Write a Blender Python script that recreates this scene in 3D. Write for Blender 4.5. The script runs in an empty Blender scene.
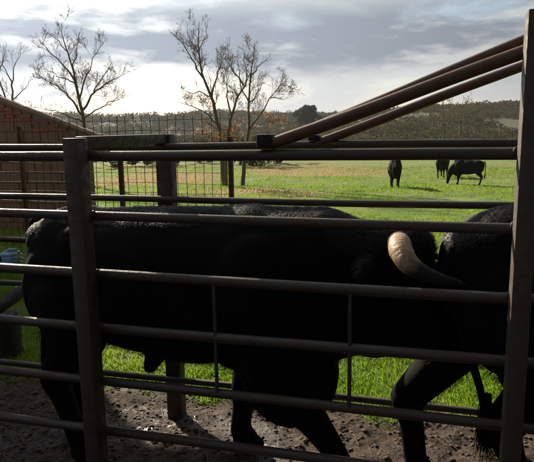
import bpy, bmesh, math, random
import numpy as np
from mathutils import Vector, Matrix, noise as mnoise

random.seed(7); RNG = np.random.default_rng(11)
scene = bpy.context.scene
COL = scene.collection

# ------------------------------------------------------------------ camera
YAW, PITCH, ROLL = 0.2709, 0.1740, -0.0148
EYE = Vector((0.0, -2.6643, 2.02))
cam = bpy.data.cameras.new('camera'); cam_o = bpy.data.objects.new('camera', cam); COL.objects.link(cam_o)
F = Vector((-math.sin(YAW)*math.cos(PITCH), math.cos(YAW)*math.cos(PITCH), -math.sin(PITCH)))
R0 = F.cross(Vector((0, 0, 1))).normalized(); U0 = R0.cross(F)
R1 = R0*math.cos(ROLL)+U0*math.sin(ROLL); U1 = -R0*math.sin(ROLL)+U0*math.cos(ROLL)
m = Matrix.Identity(4)
for i in range(3):
    m[i][0], m[i][1], m[i][2], m[i][3] = R1[i], U1[i], -F[i], EYE[i]
cam_o.matrix_world = m
cam.sensor_fit = 'HORIZONTAL'; cam.sensor_width = 36.0; cam.lens = 585.76/534*36
cam.clip_start = 0.05; cam.clip_end = 5000
scene.camera = cam_o

# ------------------------------------------------------------------ sun, sky, exposure
SUN_DIR = Vector((-0.665, 0.600, 0.445)).normalized()      # towards the sun
SUN_EL = math.asin(SUN_DIR.z); SUN_AZ = math.atan2(SUN_DIR.x, SUN_DIR.y)
sl = bpy.data.lights.new('sun', 'SUN'); sl.energy = 5.0; sl.angle = math.radians(0.6); sl.color = (1.0, 0.88, 0.70)
so = bpy.data.objects.new('sun', sl); COL.objects.link(so)
so.rotation_euler = SUN_DIR.to_track_quat('Z', 'Y').to_euler(); so.location = (-20, 20, 20)

scene.view_settings.view_transform = 'Standard'; scene.view_settings.look = 'None'
scene.view_settings.gamma = 1.0; scene.view_settings.use_curve_mapping = False
scene.view_settings.exposure = 0.8

world = bpy.data.worlds.new('World'); scene.world = world; world.use_nodes = True
class NT:
    """small helper for node trees"""
    def __init__(s, tree): s.t = tree; s.n = tree.nodes; s.l = tree.links
    def new(s, ty, **kw):
        n = s.n.new(ty)
        for k, v in kw.items(): setattr(n, k, v)
        return n
    def put(s, sock, v):
        if isinstance(v, bpy.types.NodeSocket): s.l.new(v, sock)
        elif v is not None: sock.default_value = v
    def math(s, op, a, b=None, c=None, clamp=False):
        n = s.new('ShaderNodeMath', operation=op, use_clamp=clamp)
        for i, v in enumerate((a, b, c)):
            if v is not None: s.put(n.inputs[i], v)
        return n.outputs[0]
    def mix(s, f, a, b, blend='MIX'):
        n = s.new('ShaderNodeMix', data_type='RGBA', blend_type=blend)
        s.put(n.inputs[0], f); s.put(n.inputs[6], a if isinstance(a, bpy.types.NodeSocket) else (*a, 1)); s.put(n.inputs[7], b if isinstance(b, bpy.types.NodeSocket) else (*b, 1))
        return n.outputs[2]
    def noise(s, vec, scale, detail=4, rough=0.55, dist=0.0):
        n = s.new('ShaderNodeTexNoise'); s.put(n.inputs['Vector'], vec)
        n.inputs['Scale'].default_value = scale; n.inputs['Detail'].default_value = detail
        n.inputs['Roughness'].default_value = rough; n.inputs['Distortion'].default_value = dist
        return n.outputs['Fac']
    def ramp(s, f, lo, hi, a=0.0, b=1.0):
        n = s.new('ShaderNodeMapRange', interpolation_type='SMOOTHSTEP')
        s.put(n.inputs[0], f)
        for i, v in ((1, lo), (2, hi), (3, a), (4, b)): s.put(n.inputs[i], v)
        return n.outputs[0]
    def xyz(s, x, y, z):
        n = s.new('ShaderNodeCombineXYZ')
        for i, v in enumerate((x, y, z)): s.put(n.inputs[i], v)
        return n.outputs[0]
    def sep(s, v):
        n = s.new('ShaderNodeSeparateXYZ'); s.put(n.inputs[0], v); return n.outputs

w = NT(world.node_tree); w.n.clear()
out = w.new('ShaderNodeOutputWorld'); bg = w.new('ShaderNodeBackground'); bg.inputs[1].default_value = 0.1
sky = w.new('ShaderNodeTexSky', sky_type='NISHITA'); sky.sun_disc = False
sky.sun_elevation = SUN_EL; sky.sun_rotation = SUN_AZ; sky.air_density = 1.0; sky.dust_density = 1.5
tc = w.new('ShaderNodeTexCoord'); d = w.sep(tc.outputs['Generated'])
el = w.math('ARCSINE', d[2]); az = w.math('ARCTAN2', d[0], d[1])
vec = w.xyz(w.math('MULTIPLY', az, 2.6), w.math('MULTIPLY', el, 9.0), 3.7)
n1 = w.noise(vec, 1.35, 6, 0.55, 0.3)
n2 = w.noise(w.xyz(w.math('MULTIPLY', az, 4.2), w.math('MULTIPLY', el, 15.0), 9.1), 1.15, 7, 0.56, 0.15)
elw = w.math('ADD', el, w.math('MULTIPLY', w.math('SUBTRACT', n1, 0.5), 0.10))
# a bank of thick grey cloud lies over a pale strip of clear air all along the horizon
up = w.ramp(elw, math.radians(4.2), math.radians(6.6)); dn = w.ramp(elw, math.radians(9.6), math.radians(13.0), 1.0, 0.0)
bank = w.math('MULTIPLY', up, dn)
patch = w.ramp(n2, 0.37, 0.51)
low = w.math('MULTIPLY', w.ramp(n2, 0.46, 0.62), w.ramp(elw, math.radians(1.0), math.radians(3.0), 0.45, 0.60))
grey = w.math('MAXIMUM', w.math('MULTIPLY', bank, patch), low)
high = w.math('MULTIPLY', w.ramp(el, math.radians(13), math.radians(22)), w.ramp(n1, 0.42, 0.60))
grey = w.math('MAXIMUM', grey, w.math('MULTIPLY', high, 0.8), clamp=True)
dotn = w.new('ShaderNodeVectorMath', operation='DOT_PRODUCT'); w.l.new(tc.outputs['Generated'], dotn.inputs[0]); dotn.inputs[1].default_value = SUN_DIR
glow = w.math('POWER', w.math('MAXIMUM', dotn.outputs['Value'], 0.0), 14.0)
thin = w.math('SUBTRACT', 1.0, w.math('MULTIPLY', w.ramp(glow, 0.15, 0.8), 0.25))
grey = w.math('MULTIPLY', grey, thin)
ccol = w.mix(grey, (8.0, 8.2, 8.3), (3.6, 4.1, 4.85))
half = w.math('POWER', w.math('MULTIPLY_ADD', dotn.outputs['Value'], 0.5, 0.5), 3.0)
lit = w.math('ADD', w.math('MULTIPLY_ADD', half, 0.75, 0.02), w.math('MULTIPLY', glow, 0.22))
cl = w.new('ShaderNodeVectorMath', operation='SCALE'); w.l.new(ccol, cl.inputs[0]); w.l.new(lit, cl.inputs['Scale'])
cov = w.ramp(n1, 0.30, 0.52, 0.55, 1.0)
fin = w.mix(cov, sky.outputs[0], cl.outputs[0])
gnd = w.ramp(el, -0.06, -0.01)
fin = w.mix(gnd, (0.5, 0.6, 0.4), fin)
w.l.new(fin, bg.inputs[0]); w.l.new(bg.outputs[0], out.inputs[0])

# ------------------------------------------------------------------ materials
def mat(name, build):
    mt = bpy.data.materials.new(name); mt.use_nodes = True
    t = NT(mt.node_tree); b = t.n['Principled BSDF']; build(t, b); return mt
def objco(t):
    return t.new('ShaderNodeTexCoord').outputs['Object']
def geopos(t):
    return t.new('ShaderNodeNewGeometry').outputs['Position']
def bump(t, b, h, strength=0.4, dist=0.01):
    n = t.new('ShaderNodeBump'); n.inputs['Strength'].default_value = strength; n.inputs['Distance'].default_value = dist
    t.l.new(h, n.inputs['Height']); t.l.new(n.outputs[0], b.inputs['Normal'])

def m_pipe(base, rust, amount, rough=0.38, metal=0.25):
    def f(t, b):
        p = geopos(t); s = t.sep(p)
        streak = t.noise(t.xyz(t.math('MULTIPLY', s[0], 3.0), t.math('MULTIPLY', s[1], 14.0), t.math('MULTIPLY', s[2], 14.0)), 1.6, 6, 0.65)
        fine = t.noise(p, 60, 4, 0.6)
        mk = t.ramp(t.math('ADD', t.math('MULTIPLY', streak, 0.75), t.math('MULTIPLY', fine, 0.25)), amount-0.08, amount+0.08)
        c = t.mix(mk, base, rust)
        c = t.mix(t.math('MULTIPLY', fine, 0.45), c, (0.02, 0.016, 0.012))
        mud = t.ramp(t.noise(p, 9, 5, 0.7), 0.60, 0.68); c = t.mix(t.math('MULTIPLY', mud, 0.6), c, (0.10, 0.075, 0.05))
        t.l.new(c, b.inputs['Base Color'])
        b.inputs['Metallic'].default_value = metal
        t.l.new(t.ramp(mk, 0, 1, rough, rough+0.3), b.inputs['Roughness'])
        bump(t, b, t.math('ADD', fine, t.math('MULTIPLY', mk, 0.5)), 0.35, 0.002)
    return f
M_RAIL = mat('weathered_pipe', m_pipe((0.080, 0.073, 0.068), (0.100, 0.060, 0.043), 0.51, 0.36, 0.3))
M_POST = mat('rusty_post', m_pipe((0.070, 0.058, 0.049), (0.085, 0.055, 0.041), 0.50, 0.5, 0.1))
M_LIFT = mat('brown_pipe', m_pipe((0.125, 0.088, 0.068), (0.155, 0.082, 0.055), 0.48, 0.38, 0.25))
M_REDPOST = mat('red_rusted_post', m_pipe((0.16, 0.05, 0.035), (0.12, 0.035, 0.025), 0.5, 0.7, 0.0))
M_BLACK = mat('black_iron', m_pipe((0.012, 0.012, 0.013), (0.03, 0.02, 0.015), 0.6, 0.5, 0.3))
M_WIRE = mat('rusty_wire', lambda t, b: (b.inputs['Base Color'].__setattr__('default_value', (0.07, 0.055, 0.05, 1)), b.inputs['Roughness'].__setattr__('default_value', 0.6)))

def f_hide(t, b):
    p = objco(t)
    n = t.noise(p, 45, 5, 0.65, 0.6); n0 = t.noise(p, 4, 4, 0.6)
    t.l.new(t.mix(t.ramp(n0, 0.4, 0.7), (0.004, 0.0037, 0.0037), (0.008, 0.007, 0.0065)), b.inputs['Base Color'])
    b.inputs['Roughness'].default_value = 0.8; b.inputs['Specular IOR Level'].default_value = 0.08
    bump(t, b, n, 0.25, 0.006)
M_HIDE = mat('black_hide', f_hide)
def f_hair(t, b):
    b.inputs['Base Color'].default_value = (0.008, 0.007, 0.0066, 1); b.inputs['Roughness'].default_value = 0.5
    b.inputs['Specular IOR Level'].default_value = 0.28
M_HAIR = mat('black_hair', f_hair)
def f_horn(t, b):
    p = objco(t); s = t.sep(p)
    at = t.new('ShaderNodeAttribute', attribute_name='along').outputs['Fac']
    n = t.noise(p, 38, 5, 0.6, 0.4); n2 = t.noise(p, 12, 4, 0.6)
    base = t.mix(t.ramp(n2, 0.35, 0.65), (0.52, 0.36, 0.23), (0.36, 0.22, 0.13))
    tip = t.mix(n, (0.022, 0.017, 0.015), (0.010, 0.009, 0.009))  # naturally dark tip, its colour deepened further to paint in shade
    f = t.ramp(t.math('ADD', at, t.math('MULTIPLY', t.math('SUBTRACT', n2, 0.5), 0.25)), 0.40, 0.60)
    c = t.mix(f, base, tip); c = t.mix(t.math('MULTIPLY', t.math('MULTIPLY', t.ramp(n, 0.52, 0.7), 0.5), t.math('SUBTRACT', 1.0, f)), c, (0.16, 0.09, 0.05))
    t.l.new(c, b.inputs['Base Color']); b.inputs['Roughness'].default_value = 0.5
    ring = t.math('SINE', t.math('ADD', t.math('MULTIPLY', at, 150.0), t.math('MULTIPLY', n2, 9.0))); b.inputs['Specular IOR Level'].default_value = 0.3; c = None
    bump(t, b, t.math('ADD', n, t.math('MULTIPLY', ring, t.ramp(at, 0.1, 0.5, 0.14, 0.0))), 0.9, 0.008)
M_HORN = mat('horn', f_horn)
def plain(name, c, r=0.6, var=0.25, scale=20):
    def f(t, b):
        n = t.noise(objco(t), scale, 5, 0.6)
        t.l.new(t.mix(n, tuple(x*(1-var) for x in c), tuple(min(1, x*(1+var)) for x in c)), b.inputs['Base Color'])
        b.inputs['Roughness'].default_value = r; bump(t, b, n, 0.3, 0.004)
    return mat(name, f)
M_HOOF = plain('hoof', (0.03, 0.025, 0.02), 0.6); M_EYE = plain('eye', (0.008, 0.006, 0.005), 0.1, 0.0)
M_GLOVE = plain('blue_rubber', (0.24, 0.47, 0.68), 0.42, 0.10); M_JACKET = plain('navy_cloth', (0.02, 0.025, 0.04), 0.85, 0.3, 60)
M_TROUS = plain('olive_cloth', (0.05, 0.05, 0.03), 0.9, 0.3, 60); M_BOOT = plain('rubber_boot', (0.015, 0.018, 0.014), 0.4)
M_SKIN = plain('skin', (0.45, 0.28, 0.20), 0.5, 0.08); M_HUMANHAIR = plain('brown_hair', (0.04, 0.025, 0.018), 0.5)
M_YELLOW = plain('yellow_plastic', (0.65, 0.50, 0.08), 0.4)
def f_wood(t, b):
    p = objco(t); s = t.sep(p)
    n = t.noise(t.xyz(t.math('MULTIPLY', s[0], 25), t.math('MULTIPLY', s[1], 3), t.math('MULTIPLY', s[2], 25)), 1.5, 6, 0.6)
    t.l.new(t.mix(n, (0.012, 0.009, 0.0065), (0.040, 0.028, 0.020)), b.inputs['Base Color']); b.inputs['Roughness'].default_value = 0.85
    bump(t, b, n, 0.8, 0.01)
M_WOOD = mat('dark_wood', f_wood)
def f_bark(t, b):
    p = geopos(t); s = t.sep(p)
    n = t.noise(t.xyz(t.math('MULTIPLY', s[0], 6), t.math('MULTIPLY', s[1], 6), t.math('MULTIPLY', s[2], 1.5)), 2.5, 6, 0.65)
    li = t.ramp(t.noise(p, 3.5, 5, 0.6), 0.5, 0.62)
    c = t.mix(n, (0.095, 0.066, 0.045), (0.23, 0.165, 0.11)); c = t.mix(t.math('MULTIPLY', li, 0.5), c, (0.15, 0.15, 0.09))
    t.l.new(c, b.inputs['Base Color']); b.inputs['Roughness'].default_value = 0.9; bump(t, b, n, 0.8, 0.03)
M_BARK = mat('bark', f_bark)
def leafy(name, c1, c2, transl=0.35, scale=0.8):
    """two-sided leaf: diffuse with some light let through"""
    mt = bpy.data.materials.new(name); mt.use_nodes = True; t = NT(mt.node_tree); t.n.clear()
    o = t.new('ShaderNodeOutputMaterial'); df = t.new('ShaderNodeBsdfDiffuse'); tr = t.new('ShaderNodeBsdfTranslucent'); mx = t.new('ShaderNodeMixShader')
    p = geopos(t); n = t.noise(p, scale, 4, 0.6)
    at = t.new('ShaderNodeAttribute', attribute_name='tint').outputs['Fac']
    f = t.math('ADD', t.math('MULTIPLY', t.ramp(n, 0.35, 0.65), 0.6), t.math('MULTIPLY', at, 0.4))
    c = t.mix(f, c1, c2)
    t.l.new(c, df.inputs[0]); t.l.new(c, tr.inputs[0]); mx.inputs[0].default_value = transl
    t.l.new(df.outputs[0], mx.inputs[1]); t.l.new(tr.outputs[0], mx.inputs[2]); t.l.new(mx.outputs[0], o.inputs[0])
    return mt
M_GRASS = leafy('grass_blades', (0.13, 0.27, 0.016), (0.28, 0.38, 0.036), 0.55, 0.9)
M_DRY = leafy('dry_bracken', (0.36, 0.26, 0.105), (0.46, 0.36, 0.17), 0.5)
M_OAKLEAF = leafy('withered_leaf', (0.30, 0.13, 0.05), (0.42, 0.20, 0.08), 0.4)
M_SCRUB = leafy('scrub_leaf', (0.045, 0.050, 0.022), (0.10, 0.092, 0.042), 0.35, 0.05)
M_SHRUB = leafy('shrub_leaf', (0.05, 0.042, 0.026), (0.11, 0.085, 0.05), 0.3, 0.4)
M_EVERG = leafy('evergreen_leaf', (0.026, 0.036, 0.018), (0.06, 0.07, 0.034), 0.25, 0.4)
M_WOODLAND = leafy('woodland_leaf', (0.040, 0.046, 0.024), (0.085, 0.085, 0.045), 0.25, 0.02)

def masonry(name, c1, c2, sc):
    def f(t, b):
        p = geopos(t)
        oi = t.new('ShaderNodeObjectInfo').outputs['Random']
        n = t.noise(p, sc, 6, 0.65); st = t.noise(p, 1.4, 4, 0.6)
        c = t.mix(t.math('ADD', t.math('MULTIPLY', n, 0.6), t.math('MULTIPLY', oi, 0.4)), c1, c2)
        c = t.mix(t.math('MULTIPLY', t.ramp(st, 0.5, 0.7), 0.35), c, (0.10, 0.095, 0.08))
        t.l.new(c, b.inputs['Base Color']); b.inputs['Roughness'].default_value = 0.9; bump(t, b, n, 0.6, 0.01)
    return mat(name, f)
M_BLOCK = masonry('grey_block', (0.125, 0.076, 0.060), (0.18, 0.112, 0.090), 25); M_BRICK = masonry('red_brick', (0.20, 0.062, 0.046), (0.28, 0.094, 0.068), 30)
M_MORTAR = masonry('mortar', (0.12, 0.095, 0.08), (0.17, 0.135, 0.115), 40); M_TILE = masonry('roof_tile', (0.20, 0.135, 0.10), (0.30, 0.21, 0.16), 12)

# ------------------------------------------------------------------ object helpers
def tag(o, label=None, cat=None, group=None, kind=None):
    for k, v in (('label', label), ('category', cat), ('group', group), ('kind', kind)):
        if v: o[k] = v
    return o
def empty(name, loc=(0, 0, 0), rz=0.0):
    o = bpy.data.objects.new(name, None); COL.objects.link(o); o.location = loc; o.rotation_euler = (0, 0, rz); o.empty_display_size = 0.2
    return o
def link(name, me, mt, parent=None, smooth=False, loc=None):
    o = bpy.data.objects.new(name, me); COL.objects.link(o)
    if mt and not me.materials: me.materials.append(mt)
    if parent: o.parent = parent
    if loc is not None: o.location = loc
    if smooth: me.polygons.foreach_set('use_smooth', [True]*len(me.polygons))
    return o
def bm_mesh(bm, name):
    bmesh.ops.recalc_face_normals(bm, faces=bm.faces); me = bpy.data.meshes.new(name); bm.to_mesh(me); bm.free(); return me
def np_mesh(name, V, Fc):
    """V (n,3), Fc (m,k) with k = 3 or 4"""
    me = bpy.data.meshes.new(name); V = np.asarray(V, np.float32); Fc = np.asarray(Fc, np.int32); k = Fc.shape[1]
    me.vertices.add(len(V)); me.vertices.foreach_set('co', V.ravel())
    me.loops.add(Fc.size); me.loops.foreach_set('vertex_index', Fc.ravel())
    me.polygons.add(len(Fc)); me.polygons.foreach_set('loop_start', np.arange(0, Fc.size, k, dtype=np.int32))
    try: me.polygons.foreach_set('loop_total', np.full(len(Fc), k, np.int32))
    except Exception: pass
    me.update(calc_edges=True); me.validate(); return me
def set_attr(me, name, vals):
    a = me.attributes.new(name, 'FLOAT', 'POINT'); a.data.foreach_set('value', np.asarray(vals, np.float32))
def box(bm, lo, hi, mtx=None, bev=0.0):
    r = bmesh.ops.create_cube(bm, size=1.0)['verts']
    c = (Vector(lo)+Vector(hi))/2; s = Vector(hi)-Vector(lo)
    for v in r:
        v.co = Vector((v.co.x*s.x, v.co.y*s.y, v.co.z*s.z))+c
        if mtx: v.co = mtx @ v.co
    if bev > 0:
        es = list({e for v in r for e in v.link_edges}); bmesh.ops.bevel(bm, geom=es, offset=bev, segments=2, affect='EDGES', profile=0.5)
def tube(bm, pts, radii, n=10, cap=True, jitter=0.0):
    pts = [Vector(p) for p in pts]; rings = []
    up = None
    for i, p in enumerate(pts):
        d = (pts[min(i+1, len(pts)-1)]-pts[max(i-1, 0)]).normalized()
        if up is None:
            up = d.orthogonal().normalized()
        else:
            up = (up-d*up.dot(d)); up = up.normalized() if up.length > 1e-6 else d.orthogonal().normalized()
        sd = d.cross(up); r = radii[i]
        rings.append([bm.verts.new(p+(up*math.cos(a)+sd*math.sin(a))*r*(1+random.uniform(-jitter, jitter))) for a in [2*math.pi*k/n for k in range(n)]])
    for a, b in zip(rings, rings[1:]):
        for k in range(n): bm.faces.new((a[k], a[(k+1) % n], b[(k+1) % n], b[k]))
    if cap:
        bm.faces.new(rings[0][::-1]); bm.faces.new(rings[-1])
    return rings
def smooth_by_angle(me, ang=40):
    me.polygons.foreach_set('use_smooth', [True]*len(me.polygons))
    try: me.set_sharp_from_angle(angle=math.radians(ang))
    except Exception: pass
def fbm(X, Y, scale, octs=4, seed=0, gain=0.5):
    """numpy value noise in about -1..1"""
    out = np.zeros_like(X, dtype=np.float64); amp = 1.0; tot = 0
    for o in range(octs):
        x = X*scale+17.3*o+seed*3.1; y = Y*scale-9.7*o+seed*5.7
        xi = np.floor(x).astype(np.int64); yi = np.floor(y).astype(np.int64); fx = x-xi; fy = y-yi
        fx = fx*fx*(3-2*fx); fy = fy*fy*(3-2*fy)
        def h(a, b):
            n = (a*374761393+b*668265263+seed*144665) & 0xffffffff
            n = ((n ^ (n >> 13))*1274126177) & 0xffffffff; n = n ^ (n >> 16)
            return (n & 0xffff)/32767.5-1
        v = (h(xi, yi)*(1-fx)+h(xi+1, yi)*fx)*(1-fy)+(h(xi, yi+1)*(1-fx)+h(xi+1, yi+1)*fx)*fy
        out += amp*v; tot += amp; amp *= gain; scale *= 2.03
    return out/tot
def sstep(a, b, x):
    t = np.clip((x-a)/(b-a), 0, 1); return t*t*(3-2*t)

# ------------------------------------------------------------------ ground
def mud_edge(X): return 1.28+0.22*fbm(X, X*0, 1.1, 3, 5)
def mudmask(X, Y):
    e = mud_edge(X)+0.16*fbm(X, Y, 3.0, 3, 8)
    return 1-sstep(-0.12, 0.12, Y-e)
def height(X, Y, fine=True):
    X = np.asarray(X, float); Y = np.asarray(Y, float)
    # the field falls gently away from the pens, then climbs to low hills
    z = -0.85*sstep(3, 34, Y) - 2.0*sstep(30, 115, Y)
    camr = X*math.cos(YAW)+Y*math.sin(YAW); camf = -X*math.sin(YAW)+Y*math.cos(YAW)    # to the right / away
    ratio = camr/np.maximum(camf, 1)
    right = sstep(-0.12, 0.32, ratio)
    hill_r = (4+9.5*right)*sstep(105, 300, camf)*(1+0.10*fbm(X, Y, 0.012, 3, 3))
    ridge = 15.5*sstep(230, 470, camf)*(1-0.35*right)*(1+0.07*fbm(X, Y, 0.008, 3, 4))
    z = z+np.maximum(hill_r*sstep(-0.25, 0.1, ratio), 0)*1.0+np.maximum(ridge-hill_r*sstep(-0.25, 0.1, ratio), 0)*sstep(230, 470, camf)
    z = z+0.5*fbm(X, Y, 0.03, 3, 6)*sstep(50, 120, Y)
    if fine:
        mm = mudmask(X, Y)
        z = z+mm*(0.030*fbm(X, Y, 2.6, 3, 1)+0.030*fbm(X, Y, 9, 4, 2, .65)-0.03*np.maximum(fbm(X, Y, 5.0, 2, 44)-.3, 0))+(1-mm)*0.035*fbm(X, Y, 1.6, 3, 9)*(1-sstep(40, 80, Y))
    return z
def grow(a, b, n, first):
    """n steps from a to b, growing from |first|"""
    L = abs(b-a); lo, hi = 1.0001, 3.0
    for _ in range(80):
        q = (lo+hi)/2
        if first*(q**n-1)/(q-1) > L: hi = q
        else: lo = q
    s = np.cumsum(first*q**np.arange(n)); s = s/s[-1]*L
    return a+np.sign(b-a)*s
xs = np.concatenate([grow(-4.4, -900, 70, 0.04)[::-1], np.arange(-4.4, 1.9, 0.022), grow(1.9, 900, 70, 0.04)])
ys = np.concatenate([grow(-0.6, -60, 25, 0.04)[::-1], np.arange(-0.6, 2.6, 0.022), grow(2.6, 1500, 150, 0.03)])
GX, GY = np.meshgrid(xs, ys); GZ = height(GX, GY)
nx, ny = len(xs), len(ys); idx = np.arange(nx*ny).reshape(ny, nx)
faces = np.stack([idx[:-1, :-1], idx[:-1, 1:], idx[1:, 1:], idx[1:, :-1]], -1).reshape(-1, 4)
gme = np_mesh('ground', np.stack([GX, GY, GZ], -1).reshape(-1, 3), faces)
set_attr(gme, 'mud', mudmask(GX, GY).ravel())
GQ = (GX*math.cos(YAW)+(GY-EYE.y)*math.sin(YAW))/np.maximum(-GX*math.sin(YAW)+(GY-EYE.y)*math.cos(YAW), .01)
set_attr(gme, 'straw', (sstep(15, 22, GY)*(1-sstep(36, 48, GY))*(1-sstep(.08, .30, GQ))*sstep(-.06, .16, fbm(GX, GY, .13, 3, 40)-.02)).ravel())
def f_ground(t, b):
    p = geopos(t); s = t.sep(p)
    mud = t.new('ShaderNodeAttribute', attribute_name='mud').outputs['Fac']
    n8 = t.noise(p, 8, 6, 0.65); n40 = t.noise(p, 45, 5, 0.65); n1 = t.noise(p, 0.9, 5, 0.6); n02 = t.noise(p, 0.12, 6, 0.65); n005 = t.noise(p, 0.03, 6, 0.6)
    # trodden earth
    mc = t.mix(t.ramp(n8, 0.35, 0.65), (0.020, 0.0115, 0.0072), (0.090, 0.055, 0.034))
    mc = t.mix(t.math('MULTIPLY', t.ramp(n40, 0.50, 0.62), 0.65), mc, (0.185, 0.122, 0.078))
    mc = t.mix(t.math('MULTIPLY', t.ramp(t.noise(p, 22, 4, 0.6), 0.54, 0.62), 0.7), mc, (0.035, 0.024, 0.018))
    mc = t.mix(t.math('MULTIPLY', t.ramp(n1, 0.52, 0.66), 0.6), mc, (0.020, 0.014, 0.010))
    # pasture
    gc = t.mix(t.ramp(n1, 0.35, 0.65), (0.12, 0.215, 0.018), (0.20, 0.27, 0.032))
    gc = t.mix(t.math('MULTIPLY', t.ramp(t.noise(p, 2.6, 5, 0.65), 0.52, 0.64), 0.7), gc, (0.085, 0.062, 0.030))
    gc = t.mix(t.math('MULTIPLY', t.ramp(t.noise(p, 0.5, 4, 0.6), 0.42, 0.66), 0.55), gc, (0.085, 0.125, 0.022))
    far = t.ramp(s[1], 26.0, 50.0)
    dry = t.mix(n02, (0.16, 0.12, 0.05), (0.30, 0.22, 0.10))
    strip = t.math('MULTIPLY', t.ramp(t.math('ADD', s[1], t.math('MULTIPLY', n02, 26.0)), 38, 44), t.ramp(t.math('ADD', s[1], t.math('MULTIPLY', n02, 26.0)), 58, 72, 1.0, 0.0))
    gc = t.mix(t.math('MULTIPLY', strip, 0.25), gc, dry)
    gc = t.mix(t.math('MULTIPLY', t.ramp(t.noise(p, 0.35, 5, 0.7), 0.54, 0.64), t.ramp(s[1], 12, 22, 0.0, 0.35)), gc, (0.22, 0.16, 0.075))
    gc = t.mix(t.math('MULTIPLY', t.new('ShaderNodeAttribute', attribute_name='straw').outputs['Fac'], 0.9), gc, t.mix(n1, (0.22, 0.15, 0.06), (0.36, 0.27, 0.12)))
    # rough hill pasture
    hc = t.mix(t.ramp(n005, 0.40, 0.60), (0.036, 0.041, 0.017), (0.070, 0.070, 0.028))
    hc = t.mix(t.ramp(n02, 0.48, 0.62), hc, (0.075, 0.06, 0.038))
    bright = t.ramp(t.noise(p, 0.016, 3, 0.5), 0.56, 0.62); hc = t.mix(t.math('MULTIPLY', bright, 0.35), hc, (0.12, 0.145, 0.035))
    hc = t.mix(t.ramp(s[1], 190, 320), hc, (0.050, 0.052, 0.028)); gc = t.mix(t.ramp(s[1], 62, 95), gc, hc)
    t.l.new(t.mix(mud, gc, mc), b.inputs['Base Color'])
    dx = t.math('DIVIDE', t.math('ADD', s[0], 1.86), 0.42); dy = t.math('DIVIDE', t.math('SUBTRACT', s[1], 0.78), 0.24)
    pool = t.ramp(t.math('ADD', t.math('ADD', t.math('MULTIPLY', dx, dx), t.math('MULTIPLY', dy, dy)), t.math('MULTIPLY', t.math('SUBTRACT', n8, 0.5), 3.0)), 0.5, 1.1, 1.0, 0.0)
    wet = t.math('MULTIPLY', mud, t.math('MAXIMUM', t.math('MULTIPLY', t.ramp(n1, 0.50, 0.64), 0.75), pool))
    t.l.new(t.ramp(wet, 0, 1, 0.92, 0.16), b.inputs['Roughness']); b.inputs['Specular IOR Level'].default_value = 0.45
    bump(t, b, t.math('ADD', n8, t.math('ADD', t.math('MULTIPLY', n40, 0.7), t.math('MULTIPLY', t.noise(p, 130, 3, 0.6), 0.3))), 1.0, 0.035)
ground = link('ground', gme, mat('earth_and_grass', f_ground), smooth=True); tag(ground, kind='structure')

def local(x, y, fr=0.0):
    """visible wedge test: lateral/forward ratio from the camera"""
    f = -(x-EYE.x)*math.sin(YAW)+(y-EYE.y)*math.cos(YAW); r = (x-EYE.x)*math.cos(YAW)+(y-EYE.y)*math.sin(YAW)
    return r/np.maximum(f, 0.01)
def blades(name, X, Y, hgt, wid, mt, lean=0.5, zf=height):
    n = len(X); Z = zf(X, Y)-0.005
    a = RNG.uniform(0, 2*np.pi, n); la = RNG.uniform(0, 2*np.pi, n); ln = RNG.uniform(0.1, lean, n)*hgt
    dx, dy = np.cos(a)*wid/2, np.sin(a)*wid/2
    V = np.zeros((n, 5, 3)); tx, ty = np.cos(la)*ln, np.sin(la)*ln
    V[:, 0] = np.stack([X-dx, Y-dy, Z], -1); V[:, 1] = np.stack([X+dx, Y+dy, Z], -1)
    V[:, 2] = np.stack([X-dx*.7+tx*.35, Y-dy*.7+ty*.35, Z+hgt*.6], -1); V[:, 3] = np.stack([X+dx*.7+tx*.35, Y+dy*.7+ty*.35, Z+hgt*.6], -1)
    V[:, 4] = np.stack([X+tx, Y+ty, Z+hgt*(1-0.25*ln/hgt)], -1)
    o = np.arange(n)[:, None]*5
    T = np.concatenate([o+[0, 1, 3], o+[0, 3, 2], o+[2, 3, 4]], 1).reshape(-1, 3)
    me = np_mesh(name, V.reshape(-1, 3), T); set_attr(me, 'tint', np.repeat(RNG.uniform(0, 1, n), 5))
    return link(name, me, mt)
def scatter(n, y0, y1, power=1.0, margin=0.08):
    Y = y0+(y1-y0)*RNG.uniform(0, 1, n)**power
    half = 534/2/585.76+margin
    fr = RNG.uniform(-half, half, n)
    # along a row Y the visible X range
    c, s_ = math.cos(YAW), math.sin(YAW); dy = Y-EYE.y
    X = dy*(fr*c-s_)/(c+fr*s_)
    return X, Y
X1, Y1 = scatter(120000, 1.0, 6.5, 1.3); k = (mudmask(X1, Y1) < RNG.uniform(0.05, 0.8, len(X1))) & (fbm(X1, Y1, 2.2, 3, 21) > -0.14+.25*RNG.uniform(-1, 1, len(X1))); X1, Y1 = X1[k], Y1[k]
h1 = (0.03+0.055*RNG.uniform(0, 1, len(X1))**2)*(1+0.6*fbm(X1, Y1, 1.1, 2, 31))
X2, Y2 = scatter(130000, 6.3, 42, 1.5); k = fbm(X2, Y2, 0.55, 3, 22) > -0.30; X2, Y2 = X2[k], Y2[k]
def strawmask(X, Y):
    q = local(X, Y); return sstep(15, 22, Y)*(1-sstep(36, 48, Y))*(1-sstep(.08, .30, q))*sstep(-.06, .16, fbm(X, Y, .13, 3, 40)-.02)
k = RNG.uniform(0, 1, len(X2)) > .85*strawmask(X2, Y2); X2, Y2 = X2[k], Y2[k]
h2 = (0.035+0.065*RNG.uniform(0, 1, len(X2))**2)*(1+0.8*fbm(X2, Y2, 0.5, 2, 32))
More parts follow.
